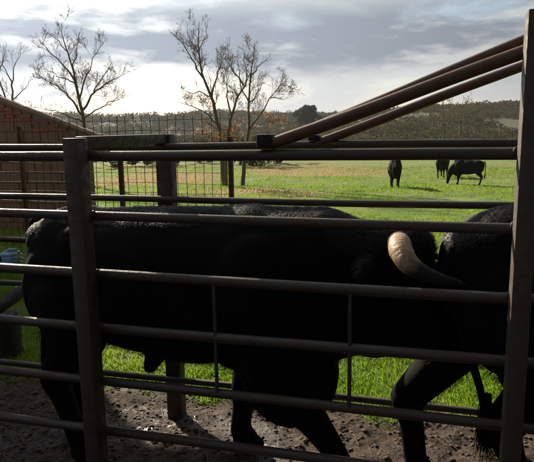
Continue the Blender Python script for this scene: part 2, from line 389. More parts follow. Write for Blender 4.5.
gX, gY, gh = np.concatenate([X1, X2]), np.concatenate([Y1, Y2]), np.maximum(np.concatenate([h1, h2]), 0.025)
grass = blades('pasture_grass', gX, gY, gh, 0.008+0.0009*np.maximum(gY-4, 0), M_GRASS, 0.9)
tag(grass, 'short green grass of the field beyond the pens', 'grass', kind='stuff')
X3, Y3 = scatter(60000, 15, 50, 1.2); k = RNG.uniform(0, 1, len(X3)) < strawmask(X3, Y3); X3, Y3 = X3[k], Y3[k]
dry = blades('dry_bracken', X3, Y3, RNG.uniform(0.04, 0.13, len(X3)), 0.035, M_DRY, 1.0); tag(dry, 'strip of orange dry bracken across the far side of the field', 'bracken', kind='stuff')

# clods and stones in the trodden earth
def lump(seed, k=1.0):
    bm = bmesh.new(); bmesh.ops.create_icosphere(bm, subdivisions=1, radius=1.0); rr = random.Random(seed)
    for v in bm.verts: v.co = Vector((v.co.x, v.co.y*rr.uniform(.7, 1), v.co.z*.45))*rr.uniform(.45, 1.15)
    return bm
base = [np.array([v.co[:] for v in lump(s).verts]) for s in range(5)]
lf = [[v.index for v in f.verts] for f in (lambda b: (b.verts.index_update(), b)[1])(lump(0)).faces]; lf = np.array(lf)
Vs, Fs = [], []; nv = 0
for i in range(17000):
    x = random.uniform(-3.6, 1.6); y = random.uniform(-0.5, 1.5); s = 0.004+0.022*random.random()**3
    a = random.uniform(0, 6.28); B = base[i % 5]; c, sn = math.cos(a), math.sin(a)
    P = np.stack([B[:, 0]*c-B[:, 1]*sn, B[:, 0]*sn+B[:, 1]*c, B[:, 2]], -1)*s+[x, y, 0]; Vs.append(P); Fs.append(lf+nv); nv += len(P)
V = np.concatenate(Vs); cen = np.repeat(np.array([p.mean(0) for p in Vs]), len(base[0]), 0); V[:, 2] += height(cen[:, 0], cen[:, 1])-.002
clods = link('earth_clods', np_mesh('earth_clods', V, np.concatenate(Fs)), plain('clod', (0.075, 0.048, 0.032), 0.9, 0.85, 9)); tag(clods, 'loose clods and stones on the trodden mud of the pen', 'clods', kind='stuff')
# straw litter
n = 420; xs_ = RNG.uniform(-3.6, 1.6, n); ys_ = RNG.uniform(-0.4, 1.5, n); a = RNG.uniform(0, 6.28, n); L = RNG.uniform(0.02, 0.08, n)
P0 = np.stack([xs_-np.cos(a)*L, ys_-np.sin(a)*L], -1); P1 = np.stack([xs_+np.cos(a)*L, ys_+np.sin(a)*L], -1); W_ = np.stack([-np.sin(a), np.cos(a)], -1)*0.0016
q = np.stack([P0-W_, P1-W_, P1+W_, P0+W_], 1); Z = height(q[..., 0], q[..., 1])+0.012; q = np.concatenate([q, Z[..., None]], -1)
straw = link('straw_litter', np_mesh('straw', q.reshape(-1, 3), np.arange(4*n).reshape(-1, 4)), plain('straw', (0.17, 0.13, 0.075), 0.8)); tag(straw, 'bits of straw trodden into the mud under the bulls', 'straw', kind='stuff')

# ------------------------------------------------------------------ cattle race (pipe pen)
ZN = [1.8985, 1.5855, 1.2765, 0.9828, 0.6724, 0.3832]          # near rails
ZF = [1.9162, 1.5683, 1.2572, 0.9295, 0.3017]                  # far rails
YF = 0.868; XL, XR = -1.7426, 0.3481
race = empty('cattle_race', (-0.7, 0.4, 0)); race_off = Vector((-0.7, 0.4, 0))
tag(race, 'rusty steel pipe cattle race with two rows of rails around the standing bull', 'cattle race')
def part(name, bm, mt, parent, off, ang=45):
    me = bm_mesh(bm, name); 
    me.transform(Matrix.Translation(-off)); o = link(name, me, mt, parent); smooth_by_angle(me, ang); return o
def pipe(name, p0, p1, r, mt, parent, off, sag=0.006, n=16, seg=14, collars=()):
    bm = bmesh.new(); p0 = Vector(p0); p1 = Vector(p1); ph = random.uniform(0, 6)
    pts = [p0.lerp(p1, i/seg)+Vector((0, 0.4*sag*math.sin(ph+i*.9), sag*math.sin(ph*2+i*0.7)-sag*math.sin(math.pi*i/seg))) for i in range(seg+1)]
    tube(bm, pts, [r]*(seg+1), n); return part(name, bm, mt, parent, off)
for i, z in enumerate(ZN):
    pipe('rail', (-5.2, 0.0, z), (3.0, 0.0, z), (0.0262, 0.0245, 0.0265, 0.0255, 0.0245, 0.0255)[i], M_RAIL, race, race_off, 0.004)
for i, z in enumerate(ZF):
    pipe('rail', (-5.2, YF, z), (0.605, YF, z), (0.0235, 0.022, 0.021, 0.021, 0.022)[i], M_RAIL, race, race_off, 0.004)
def post(x0, x1, y0, y1, ztop, lip=True):
    bm = bmesh.new()
    # rolled channel: a web with two flanges turned away from the rails
    wd = x1-x0; box(bm, (x0, y0, -0.35), (x1, y1, ztop), bev=0.006)
    return part('post', bm, M_POST, race, race_off, 30)
post(XL, XL+0.084, -0.128, -0.030, 1.985); post(XR, XR+0.078, -0.128, -0.030, 2.455); post(-4.1, -4.02, -0.128, -0.030, 1.99); post(2.4, 2.48, -0.128, -0.030, 1.99)
post(XL-0.005, XL+0.105, YF+0.028, YF+0.118, 1.99); post(0.53, 0.60, YF+0.028, YF+0.118, 1.99); post(-4.1, -4.02, YF+0.028, YF+0.118, 1.99)
bm = bmesh.new(); box(bm, (XL+0.008, -0.030+0.002, 1.905+0.025), (XL+0.082, YF+0.026, 1.992), bev=0.005); part('crossbeam', bm, M_POST, race, race_off, 30)
for x in (-1.016, -0.337):
    pipe('rod', (x, -0.012, ZN[4]+0.01), (x, -0.012, ZN[2]-0.01), 0.0098, M_RAIL, race, race_off, 0.001, 8, 6)
# weld beads where each near rail meets the posts
bm = bmesh.new()
for z in ZN:
    for x in (XL, XL+0.084, XR, XR+0.078):
        bmesh.ops.create_icosphere(bm, subdivisions=2, radius=0.013, matrix=Matrix.Translation((x+random.uniform(-.004, .004), -0.026, z+0.012)) @ Matrix.Diagonal((1, .8, 1.5, 1)))
tag(part('weld', bm, M_POST, race, race_off), kind='stuff')

lift = empty('lifting_frame', (-0.74, 0.43, 1.93)); loff = Vector((-0.74, 0.43, 1.93))
tag(lift, 'raised brown pipe frame slanting up from its black hinge to the tall right post', 'gate frame')
pipe('arm', (-0.715, 0.0, 1.945), (0.80, 0.0, 2.463), 0.0285, M_LIFT, lift, loff, 0.002)
pipe('arm', (-0.70, 0.080, 1.952), (0.80, 0.080, 2.535), 0.0235, M_LIFT, lift, loff, 0.002)
pipe('arm', (-0.66, YF, 1.925), (0.80, YF, 2.452), 0.0275, M_LIFT, lift, loff, 0.002)
bm = bmesh.new(); box(bm, (-0.775, -0.040, 1.9265), (-0.705, 0.110, 1.992), bev=0.006); part('hinge', bm, M_BLACK, lift, loff, 30)
bm = bmesh.new(); box(bm, (-0.71, YF-0.035, 1.942), (-0.64, YF+0.03, 1.975), bev=0.006); part('hinge', bm, M_BLACK, lift, loff, 30)

# the wooden bar slid through the race behind the bull
bm = bmesh.new(); a = Vector((-2.46, -0.08, .955)); b_ = Vector((-2.72, 1.05, .97))
tube(bm, [a.lerp(b_, i/12)+Vector((random.uniform(-.006, .006), 0, random.uniform(-.008, .008))) for i in range(13)], [0.042+random.uniform(-.005, .005) for _ in range(13)], 10, True, 0.06)
bar_me = bm_mesh(bm, 'wooden_bar'); smooth_by_angle(bar_me, 50)
bar = link('wooden_bar', bar_me, M_WOOD); tag(bar, 'dark round wooden bar across the race behind the bull', 'bar')

# an old stump outside the far rails
bm = bmesh.new(); sx, sy = -3.66, 1.60; rings = tube(bm, [(sx, sy, -.1), (sx, sy, .0), (sx+.01, sy, .12), (sx+.02, sy+.01, .30), (sx+.01, sy, .40)], [.17, .145, .12, .11, .105], 18, True, 0.10)
st_me = bm_mesh(bm, 'tree_stump'); smooth_by_angle(st_me, 50); tag(link('tree_stump', st_me, M_WOOD), 'dark weathered tree stump beyond the far rails at left', 'stump')

# ------------------------------------------------------------------ animals
def ball_template(sub):
    b = bmesh.new(); bmesh.ops.create_icosphere(b, subdivisions=sub, radius=1.0); b.verts.index_update()
    r = (np.array([v.co[:] for v in b.verts]), np.array([[v.index for v in f.verts] for f in b.faces])); b.free(); return r
BALL = {k: ball_template(k) for k in (2, 3)}
class Balls:
    """gathers overlapping closed balls that fuse() melts into one skin"""
    def __init__(s): s.V = []; s.F = []; s.n = 0
    def add(s, V, Fc): s.V.append(V); s.F.append(Fc+s.n); s.n += len(V)
def chain(bm, pts, step=0.35, sub=2):
    """overlapping balls along a polyline of (point, radius)"""
    V, Fc = BALL[2]
    for (p, r), (q, t_) in zip(pts, pts[1:]):
        p, q = np.array(p[:], float), np.array(q[:], float); n = max(2, int(np.linalg.norm(q-p)/(min(r, t_)*step))+1)
        for i in range(n+1):
            t = i/n; bm.add(V*(r+(t_-r)*t)+p+(q-p)*t, Fc)
def blob(bm, c, r, rot=(0, 0, 0), sub=3):
    from mathutils import Euler
    V, Fc = BALL[3]; Mx = np.array(Euler(rot).to_matrix()); bm.add((V*np.array(r)) @ Mx.T+np.array(c[:]), Fc)
def fuse(bm, name, voxel, it=6):
    me = np_mesh(name+'_src', np.concatenate(bm.V), np.concatenate(bm.F))
    o = bpy.data.objects.new(name+'_src', me); COL.objects.link(o)
    rm = o.modifiers.new('r', 'REMESH'); rm.mode = 'VOXEL'; rm.voxel_size = voxel
    sm = o.modifiers.new('s', 'SMOOTH'); sm.factor = 0.5; sm.iterations = it
    dg = bpy.context.evaluated_depsgraph_get()
    res = bpy.data.meshes.new_from_object(o.evaluated_get(dg)); res.name = name
    bpy.data.objects.remove(o, do_unlink=True); bpy.data.meshes.remove(me)
    res.polygons.foreach_set('use_smooth', [True]*len(res.polygons)); return res
STAND = dict(hl=(-.62, -.90, -.80), hr=(-.55, -.80, -.68), fl=(.56, .56), fr=(.62, .66))
def bull_meshes(pose, voxel, head='low', dewlap=0.0, bullish=True):
    tk = 1.3 if bullish else 1.0
    bm = Balls()
    blob(bm, (-.60, 0, 1.22), (.40, .27, .35)); blob(bm, (-.84, 0, 1.33), (.14, .17, .15))
    for s in (-1, 1): blob(bm, (-.66, s*.17, 1.08), (.27, .14, .32)); blob(bm, (-.52, s*.19, 1.37), (.13, .09, .12))
    blob(bm, (-.08, 0, 1.12), (.82, .355, .445)); chain(bm, [((-.66, 0, 1.42), .13), ((-.2, 0, 1.445), .125), ((.3, 0, 1.455), .13), ((.75, 0, 1.45), .14)], .3); blob(bm, (.10, 0, 1.06), (.60, .34, .42))
    blob(bm, (.48, 0, 1.10), (.46, .30, .50)); blob(bm, (.68, 0, .80-dewlap*.5), (.30, .15, .28+dewlap*.30))
    for s in (-1, 1): blob(bm, (.52, s*.20, 1.12), (.25, .14, .36), (0, .2, 0))
    crest = (.55, 0, 1.32)
    if head == 'low':
        N1, N2, N3 = (.88, 0, 1.37), (1.10, 0, 1.33), (1.22, 0, 1.36); H = [(1.24, 0, 1.38), (1.36, 0, 1.19), (1.45, 0, .98), (1.49, 0, .86)]
        if bullish: blob(bm, (.92, 0, 1.06), (.34, .18, .33)); blob(bm, (1.16, 0, 1.02), (.26, .14, .26)); blob(bm, (1.33, 0, .98), (.15, .11, .20)); blob(bm, (1.345, 0, 1.375), (.125, .14, .125))
    elif head == 'graze':
        N1, N2, N3 = (.90, 0, 1.10), (1.10, 0, .85), (1.18, 0, .66); H = [(1.20, 0, .60), (1.22, 0, .40), (1.26, 0, .20), (1.28, 0, .10)]
    else:
        N1, N2, N3 = (.88, 0, 1.42), (1.12, 0, 1.50), (1.24, 0, 1.56); H = [(1.26, 0, 1.58), (1.42, 0, 1.46), (1.58, 0, 1.30), (1.66, 0, 1.22)]
    chain(bm, [(crest, .26), (N1, .225), (N2, .185), (N3, .15)], .3, 3)
    low = [Vector(p)-Vector((0, 0, .20)) for p in (N1, N2)]
    chain(bm, [((.74, 0, .92), .22), (low[0], .17), (low[1], .13), (H[1], .10)], .3, 3)
    chain(bm, [(H[0], .135), (H[1], .125), (H[2], .098), (H[3], .092)], .3, 3)
    for s in (-1, 1):                                              # brow, ears, nostril swell
        p = Vector(H[0]).lerp(Vector(H[1]), .35); blob(bm, p+Vector((.03, s*.085, .02)), (.06, .05, .05))
        blob(bm, Vector(H[3])+Vector((.03, s*.04, .02)), (.045, .04, .04))
        e = Vector(H[0])+Vector((-.06, s*.13, -.05)); chain(bm, [(e, .035), (e+Vector((-.03, s*.08, -.02)), .045), (e+Vector((-.06, s*.16, -.07)), .02)], .3)
    for s, k in ((1, 'hl'), (-1, 'hr')):
        kx, hx, fx = pose[k]; y = s*.18
        chain(bm, [((-.66, y, 1.02), .20), ((kx+.0, y*1.15, .86), .175), ((kx*.45+hx*.55, y*1.05, .66), .118), ((hx, y, .52), .072*tk), ((hx*.6+fx*.4, y, .38), .054*tk), ((fx-.01, y, .14), .050*tk), ((fx+.03, y, .07), .060*tk)], .3)
        blob(bm, (hx-.035, y, .545), (.05, .04, .05)); blob(bm, (fx+.045, y, .04), (.082*tk, .062*tk, .05))
    for s, k in ((1, 'fl'), (-1, 'fr')):
        kx, fx = pose[k]; y = s*.17
        chain(bm, [((.52, y, .95), .16), ((.50+.35*(kx-.5), y, .74), .125*tk), ((kx*.6+.2, y, .58), .095*tk), ((kx, y, .43), .070*tk), ((kx*.45+fx*.55, y, .28), .054*tk), ((fx-.01, y, .13), .052*tk), ((fx+.03, y, .07), .062*tk)], .3)
        blob(bm, (kx+.015, y, .44), (.062, .06, .07)); blob(bm, (fx+.045, y, .04), (.085*tk, .066*tk, .05))
    if bullish:
        chain(bm, [((-.06, 0, .78), .12), ((-.15, 0, .68), .075), ((-.20, 0, .57), .045)], .3)
        blob(bm, (-.58, 0, .74), (.08, .08, .14))
    return fuse(bm, 'body', voxel), H
def horn_mesh(pts, radii, n=20):
    P = [Vector(p) for p in pts]; D = []; Rr = []
    for i in range(len(P)-1):                                       # Catmull-Rom
        a, b, c, d_ = P[max(i-1, 0)], P[i], P[i+1], P[min(i+2, len(P)-1)]
        for j in range(8):
            t = j/8; D.append(0.5*((2*b)+(c-a)*t+(2*a-5*b+4*c-d_)*t*t+(3*b-a-3*c+d_)*t**3)); Rr.append(radii[i]+(radii[i+1]-radii[i])*t)
    D.append(P[-1]); Rr.append(radii[-1]); bm = bmesh.new(); tube(bm, D, Rr, n, True, 0.02)
    me = bm_mesh(bm, 'horn'); k = len(D); set_attr(me, 'along', np.repeat(np.linspace(0, 1, k), n)); me.polygons.foreach_set('use_smooth', [True]*len(me.polygons)); return me
def fur(me, count, cond, length, width, seed):
    """short curled strands standing on the hide"""
    r = np.random.default_rng(seed); nvt = len(me.vertices)
    co = np.empty(nvt*3, np.float32); me.vertices.foreach_get('co', co); co = co.reshape(-1, 3)
    no = np.empty(nvt*3, np.float32); me.vertices.foreach_get('normal', no); no = no.reshape(-1, 3)
    ok = np.where(cond(co, no))[0]
    i = r.choice(ok, count); p = co[i]+r.normal(0, .010, (count, 3)); nn = no[i]; p -= nn*(((p-co[i])*nn).sum(1)[:, None])+nn*.004
    back = np.tile([-1.0, 0, -.1], (count, 1))+r.normal(0, .38, (count, 3)); back -= nn*(back*nn).sum(1)[:, None]; back /= np.linalg.norm(back, axis=1)[:, None]+1e-6
    side = np.cross(nn, back); L = length*r.uniform(.6, 1.4, count)[:, None]; wd = width*r.uniform(.6, 1.4, count)[:, None]; cu = r.normal(0, .35, count)[:, None]
    V = np.zeros((count, 7, 3))
    for j, (u, hgt, ww) in enumerate(((0, 0, 1), (.35, .40, .9), (.75, .45, .6))):
        c = p+back*L*u+nn*L*hgt+side*L*cu*u*u; V[:, 2*j] = c-side*wd*ww; V[:, 2*j+1] = c+side*wd*ww
    V[:, 6] = p+back*L*1.0+nn*L*.25+side*L*cu
    o = np.arange(count)[:, None]*7
    T = np.concatenate([o+[0, 1, 3], o+[0, 3, 2], o+[2, 3, 5], o+[2, 5, 4], o+[4, 5, 6]], 1).reshape(-1, 3)
    m2 = np_mesh('coat', V.reshape(-1, 3), T); m2.polygons.foreach_set('use_smooth', [True]*len(m2.polygons)); return m2
def tail_mesh(pts, hair=300, hl=.25):
    bm = bmesh.new(); n = len(pts); tube(bm, pts, [.040-.026*i/(n-1) for i in range(n)], 8)
    e = Vector(pts[-1])
    for k in range(hair):
        a = random.uniform(0, 6.28); r = random.uniform(0, .022); s = e+Vector((r*math.cos(a), r*math.sin(a), random.uniform(0, .14)))
        q = s+Vector((random.uniform(-.035, .035), random.uniform(-.035, .035), -hl*random.uniform(.5, 1)))
        tube(bm, [s, s.lerp(q, .5)+Vector((random.uniform(-.015, .015), random.uniform(-.015, .015), 0)), q], [.0028, .0024, .0006], 3, False)
    return bm_mesh(bm, 'tail')
def make_bull(name, loc, rz, pose, label, scale=1.0, voxel=.018, head='low', dewlap=0.3, nfur=60000, tail=None, horn=True, group=None, bullish=True, lying=None):
    root = empty(name, loc, rz); root.scale = (scale,)*3; tag(root, label, 'bull' if bullish else 'cow', group)
    me, H = bull_meshes(pose, voxel, head, dewlap, bullish); body = link('body', me, M_HIDE, root)
    if nfur:
        c = link('coat', fur(me, nfur, lambda co, no: (no[:, 2] > .74) & (co[:, 2] > 1.49) | ((co[:, 0] > .95) & (co[:, 2] > 1.38) & (no[:, 2] > .2)) | ((co[:, 0] < -.75) & (no[:, 2] > .6) & (co[:, 2] > 1.40)),   .026, .0010, 3), M_HAIR, root); tag(c, kind='stuff')
        c = link('forelock', fur(me, 9000, lambda co, no: (co[:, 0] > 1.12) & (co[:, 2] > 1.28), .045, .0011, 9), M_HAIR, root); tag(c, kind='stuff')
        c = link('belly_hair', fur(me, 3500, lambda co, no: (no[:, 2] < -.3) & (co[:, 2] < .85) & (co[:, 2] > .3) & (np.abs(co[:, 1]) < .2),   .05, .0014, 5), M_HAIR, root); tag(c, kind='stuff')
    if horn:
        h0 = Vector(H[0])
        for s in (-1, 1):
            if s == 1: h0 = h0+Vector((.0, -.06, -.10))
            pts = [h0+Vector(v) for v in ((.05, s*.08, .05), (.060, s*.20, .062), (.074, s*.285, .040), (.115, s*.345, -.003), (.191, s*.37, -.042), (.282, s*.36, -.066), (.375, s*.33, -.087))]
            link('horn', horn_mesh(pts, [.056, .059, .058, .050, .038, .023, .004]), M_HORN, root)
    for s in (-1, 1):
        bm = bmesh.new(); p = Vector(H[0]).lerp(Vector(H[1]), .55)+Vector((.055, s*.112, .02)); bmesh.ops.create_icosphere(bm, subdivisions=2, radius=.026, matrix=Matrix.Translation(p)); link('eye', bm_mesh(bm, 'eye'), M_EYE, root, True)
    if tail is None: tail = [(-.93, 0, 1.48), (-1.02, 0, 1.42), (-1.05, 0, 1.25), (-1.05, .01, 1.0), (-1.04, .02, .75), (-1.03, .02, .62)]
    link('tail', tail_mesh(tail), M_HIDE, root, True)
    return root
bull1 = make_bull('bull', (-1.43, .45, 0), 0, dict(hl=(-.56, -.88, -.82), hr=(-.56, -.76, -.62), fl=(.36, .33), fr=(.86, 1.06)),
                  'black bull with pale curved horn standing behind the rails', dewlap=.30,
                  tail=[(-.90, .02, 1.50), (-.97, .02, 1.45), (-1.0, .03, 1.25), (-1.0, .04, 1.0), (-.99, .05, .75), (-.98, .05, .62)])
bull2 = make_bull('bull', (1.02, .68, 0), math.radians(20), dict(hl=(-.74, -1.07, -1.00), hr=(-.45, -.72, -.58), fl=(.5, .5), fr=(.66, .72)),
                  'black bull seen from its rump, walking out at right behind the tall post', scale=1.03, dewlap=.1, nfur=60000,
                  tail=[(-.86, -.03, 1.46), (-.945, -.05, 1.37), (-.965, -.09, 1.20), (-.90, -.14, .95), (-.83, -.17, .72), (-.80, -.18, .56)])

# cattle grazing far out in the field (smaller animals, one mesh shared)
proto, _H = None, None
def field_cow(x, y, rz, label, sc, head):
    global proto
    z = float(height(x, y, False))
    return make_bull('cow', (x, y, z-.01), rz, STAND, label, sc, .035, head, 0.0, 0, None, False, 'cattle grazing in the field', False)
field_cow(-1.44, 23.6, math.radians(-84), 'black cow facing the pens, nearest of the field cattle, left of the others', .80, 'up')
field_cow(1.74, 26.0, math.radians(160), 'black cow standing side-on in the field near the tall right post', .74, 'graze')
field_cow(0.74, 31.5, math.radians(80), 'black cow farthest out, half hidden behind the side-on cow', .84, 'low')

# ------------------------------------------------------------------ the handler behind the bull
PX, PY = -3.18, 0.46
person = empty('person', (PX, PY, 0)); tag(person, 'person in dark jacket reaching out a blue gloved hand to the bull', 'person')
sh_r = Vector((.02, -.19, 1.43)); el_r = Vector((.27, -.17, 1.20)); wr_r = Vector((.50, 0.0, 1.205)); sh_l = Vector((0, .19, 1.43)); el_l = Vector((.02, .25, 1.14)); wr_l = Vector((.12, .25, .90))
hip = lambda s: Vector((0, s*.10, .92)); knee = lambda s: Vector((.03, s*.11, .50)); ank = lambda s: Vector((0, s*.12, .09))
bm = Balls()
blob(bm, (.02, 0, 1.66), (.095, .075, .115)); blob(bm, (.045, 0, 1.60), (.065, .055, .07)); chain(bm, [((.0, 0, 1.56), .055), ((-.01, 0, 1.44), .06)], .3)
blob(bm, (.118, 0, 1.645), (.02, .014, .024)); blob(bm, (.095, 0, 1.585), (.018, .026, .010))
for s in (-1, 1): blob(bm, (.01, s*.078, 1.65), (.022, .012, .032))
blob(bm, (0, 0, 1.28), (.10, .15, .22)); blob(bm, (0, 0, 1.0), (.10, .14, .16))
for a, b_, c in ((sh_r, el_r, wr_r), (sh_l, el_l, wr_l)): chain(bm, [(a, .050), (b_, .038), (c, .027)], .3)
for s in (-1, 1): chain(bm, [(hip(s), .075), (knee(s), .05), (ank(s), .035)], .3)
link('body', fuse(bm, 'person_body', .011, 3), M_SKIN, person)
bm = Balls()
blob(bm, (0, 0, 1.30), (.125, .19, .20)); blob(bm, (0, 0, 1.05), (.125, .175, .20)); chain(bm, [((-.01, -.14, 1.42), .075), ((-.01, .14, 1.42), .075)], .3); chain(bm, [((-.01, 0, 1.50), .072), ((-.01, 0, 1.44), .08)], .3)
for a, b_, c in ((sh_r, el_r, wr_r), (sh_l, el_l, wr_l)): chain(bm, [(a, .072), (b_, .056), (b_.lerp(c, .97), .043)], .3)
link('jacket', fuse(bm, 'jacket', .013, 3), M_JACKET, person)
bm = Balls(); blob(bm, (0, 0, .92), (.12, .165, .14))
for s in (-1, 1): chain(bm, [(hip(s), .10), (knee(s), .068), ((.01, s*.12, .22), .062)], .3)
link('trousers', fuse(bm, 'trousers', .013, 3), M_TROUS, person)
for s in (-1, 1):
    bm = Balls(); chain(bm, [((.01, s*.12, .36), .066), ((0, s*.12, .10), .055)], .3); chain(bm, [((-.03, s*.12, .045), .048), ((.15, s*.13, .04), .042)], .3); link('boot', fuse(bm, 'boot', .011, 3), M_BOOT, person)
bm = Balls(); blob(bm, (-.005, 0, 1.695), (.10, .085, .10)); blob(bm, (-.04, 0, 1.64), (.07, .078, .09)); link('hair', fuse(bm, 'hair', .012, 2), M_HUMANHAIR, person)
for s in (-1, 1):
    bm = bmesh.new(); bmesh.ops.create_icosphere(bm, subdivisions=2, radius=.012, matrix=Matrix.Translation((.105, s*.033, 1.665))); link('eye', bm_mesh(bm, 'person_eye'), M_EYE, person, True)
def glove(wrist, fwd, side, curl):
    """palm, four bent fingers of unequal length and a thumb from the side of the palm; fwd along the hand, side towards the thumb"""
    fwd = fwd.normalized(); side = (side-fwd*side.dot(fwd)).normalized(); nrm = fwd.cross(side); bm = Balls()
    at = lambda f, s, n: wrist+fwd*f+side*s+nrm*n
    chain(bm, [(at(-.055, 0, 0), .038), (at(0, 0, 0), .031)], .3)
    for s in (-.028, 0, .028): chain(bm, [(at(.005, s*.7, 0), .022), (at(.085, s, 0), .0175)], .3)
    for s, L in ((-.036, .062), (-.012, .078), (.013, .082), (.037, .074)):
        p = at(.088, s, 0); q = p+(fwd*math.cos(curl*.5)-nrm*math.sin(curl*.5))*L*.48; r = q+(fwd*math.cos(curl*1.2)-nrm*math.sin(curl*1.2))*L*.32; e = r+(fwd*math.cos(curl*1.7)-nrm*math.sin(curl*1.7))*L*.28
        chain(bm, [(p, .0115), (q, .0105), (r, .0098), (e, .0085)], .3)
    chain(bm, [(at(.025, .032, -.004), .017), (at(.055, .062, -.018), .0125), (at(.090, .066, -.034), .0105)], .3)
    return fuse(bm, 'glove', .0045, 3)
link('glove', glove(wr_r, Vector((1, .12, -.02)), Vector((0, .25, 1)), 1.05), M_GLOVE, person)
link('glove', glove(wr_l+Vector((.03, 0, -.06)), Vector((.35, 0, -1)), Vector((1, 0, .3)), .5), M_GLOVE, person)
bm = bmesh.new(); p = Vector((PX, PY, 0))+wr_r+Vector((.135, .01, .0)); tube(bm, [p+Vector((0, 0, -.02)), p+Vector((.006, 0, .02)), p+Vector((.010, 0, .045))], [.006, .006, .005], 8); tube(bm, [p+Vector((.010, 0, .044)), p+Vector((.014, 0, .058))], [.009, .009], 8)
yl = link('thermometer', bm_mesh(bm, 'thermometer'), M_YELLOW, None, True); tag(yl, 'small yellow stick held in the blue glove', 'thermometer')

# ------------------------------------------------------------------ wire mesh fence
fence = empty('wire_mesh_fence', (-4.3, 5.2, 0)); foff = Vector((-4.3, 5.2, 0)); tag(fence, 'tall rusty wire mesh fence on thin red posts behind the race', 'fence')
FP = [(-2.70, 5.2), (-4.43, 5.2), (-6.15, 5.2), (-7.9, 5.2)]
for (x, y) in FP:
    bm = bmesh.new(); g = float(height(x, y)); box(bm, (x-.032, y-.03, g-.2), (x+.032, y+.03, g+2.12 if x < -5 else g+1.93), bev=.004); part('post', bm, M_REDPOST, fence, foff, 30)
for (xa, y), (xb, _) in zip(FP, FP[1:]):
    bm = bmesh.new(); g = float(height((xa+xb)/2, y)); n = int((xa-xb)/.128)
    for i in range(n+1):
        x = xa+(xb-xa)*i/n; pts = [(x+.008*math.sin(z*3+i), y-.036+.004*math.sin(z*5+i*2), g+z) for z in np.linspace(.02, 2.23+random.uniform(-.02, .03), 7)]; tube(bm, pts, [.0048]*7, 4)
    z = .06
    while z < 2.2:
        dz = .011*math.sin(z*9); pts = [(xa+(xb-xa)*i/8, y-.043, g+z+dz*math.sin(i*.8)+random.uniform(-.005, .005)) for i in range(9)]; tube(bm, pts, [.0045]*9, 4); z += .15
    pn = part('mesh_panel', bm, M_WIRE, fence, foff); tag(pn, kind='stuff')

# ------------------------------------------------------------------ free-standing block wall with a sloping, tiled top
SY = 8.0; EAVE_X, EAVE_Z = -6.72, 2.00; RIDGE_X = -11.6; SLOPE = 0.355; WT = .20
gz = float(height(-7.5, SY))-.1
wall = empty('block_wall', (-9.0, SY, gz)); soff = Vector((-9.0, SY, gz)); tag(wall, 'grey block wall with sloping tiled top and red brick patches behind the mesh', 'wall')
def roof_z(x): return EAVE_Z+SLOPE*(EAVE_X-x)
bm = bmesh.new(); prof = [(EAVE_X-.03, gz), (EAVE_X-.03, roof_z(EAVE_X)-.05), (RIDGE_X, roof_z(RIDGE_X)-.05), (RIDGE_X, gz)]
fr = [bm.verts.new((x, SY+.015, z)) for x, z in prof]; bk = [bm.verts.new((x, SY+WT, z)) for x, z in prof]; bm.faces.new(fr); bm.faces.new(bk[::-1])
for i in range(4): bm.faces.new((fr[i], fr[(i+1) % 4], bk[(i+1) % 4], bk[i]))
part('mortar_core', bm, M_MORTAR, wall, soff)
def unit(w_, h_, d_, name, bev):
    bm = bmesh.new(); box(bm, (-w_/2, -d_/2, -h_/2), (w_/2, d_/2, h_/2)); bmesh.ops.bevel(bm, geom=list(bm.edges), offset=bev, segments=1, affect='EDGES'); return bm_mesh(bm, name)
BW, BH = .42, .215
block_me = unit(BW-.014, BH-.014, .06, 'block', .006); half_me = unit(BW/2-.014, BH-.014, .06, 'half_block', .006); brick_me = unit(.200, .062, .06, 'brick', .004)
rows = 0; z = gz+BH/2
while z < roof_z(RIDGE_X)-.2:
    x = EAVE_X-.03-BW/2
    if rows % 2:
        if z+BH/2 < roof_z(EAVE_X-.1)-.06: link('block', half_me, M_BLOCK, wall, loc=Vector((EAVE_X-.03-BW/4, SY, z))-soff)
        x -= BW/2
    while x > RIDGE_X+BW/2:
        if roof_z(x+BW/2) > z+BH/2+.055+(.16 if rows % 3 else .0): link('block', block_me, M_BLOCK, wall, loc=Vector((x+random.uniform(-.003, .003), SY+random.uniform(-.006, .006), z))-soff)
        else:                                                        # the step under the slope is made up with red bricks
            for r in range(3):
                for c in range(2):
                    bx = x+(c-.5)*.208+((r % 2)-.5)*.02; bz = z+(r-1)*.0715
                    if roof_z(bx+.10) > bz+.066 and random.random() > .06: link('brick', brick_me, M_BRICK, wall, loc=Vector((bx, SY+random.uniform(-.006, .004), bz))-soff)
        x -= BW
    rows += 1; z += BH
ang = math.atan(SLOPE); bm = bmesh.new(); tube(bm, [(-.19, 0, 0), (.19, 0, .0)], [.130, .112], 14); bmesh.ops.scale(bm, vec=(1, 1, .36), verts=bm.verts); tme = bm_mesh(bm, 'coping_tile'); smooth_by_angle(tme, 50)
for i in range(15):
    x = EAVE_X+.06-i*.335; o = link('coping_tile', tme, M_TILE, wall, loc=Vector((x, SY+.09, roof_z(x)-.018+random.uniform(-.008, .008)))-soff); o.rotation_euler = (0, ang+.02+random.uniform(-.03, .03), random.uniform(-.03, .03))

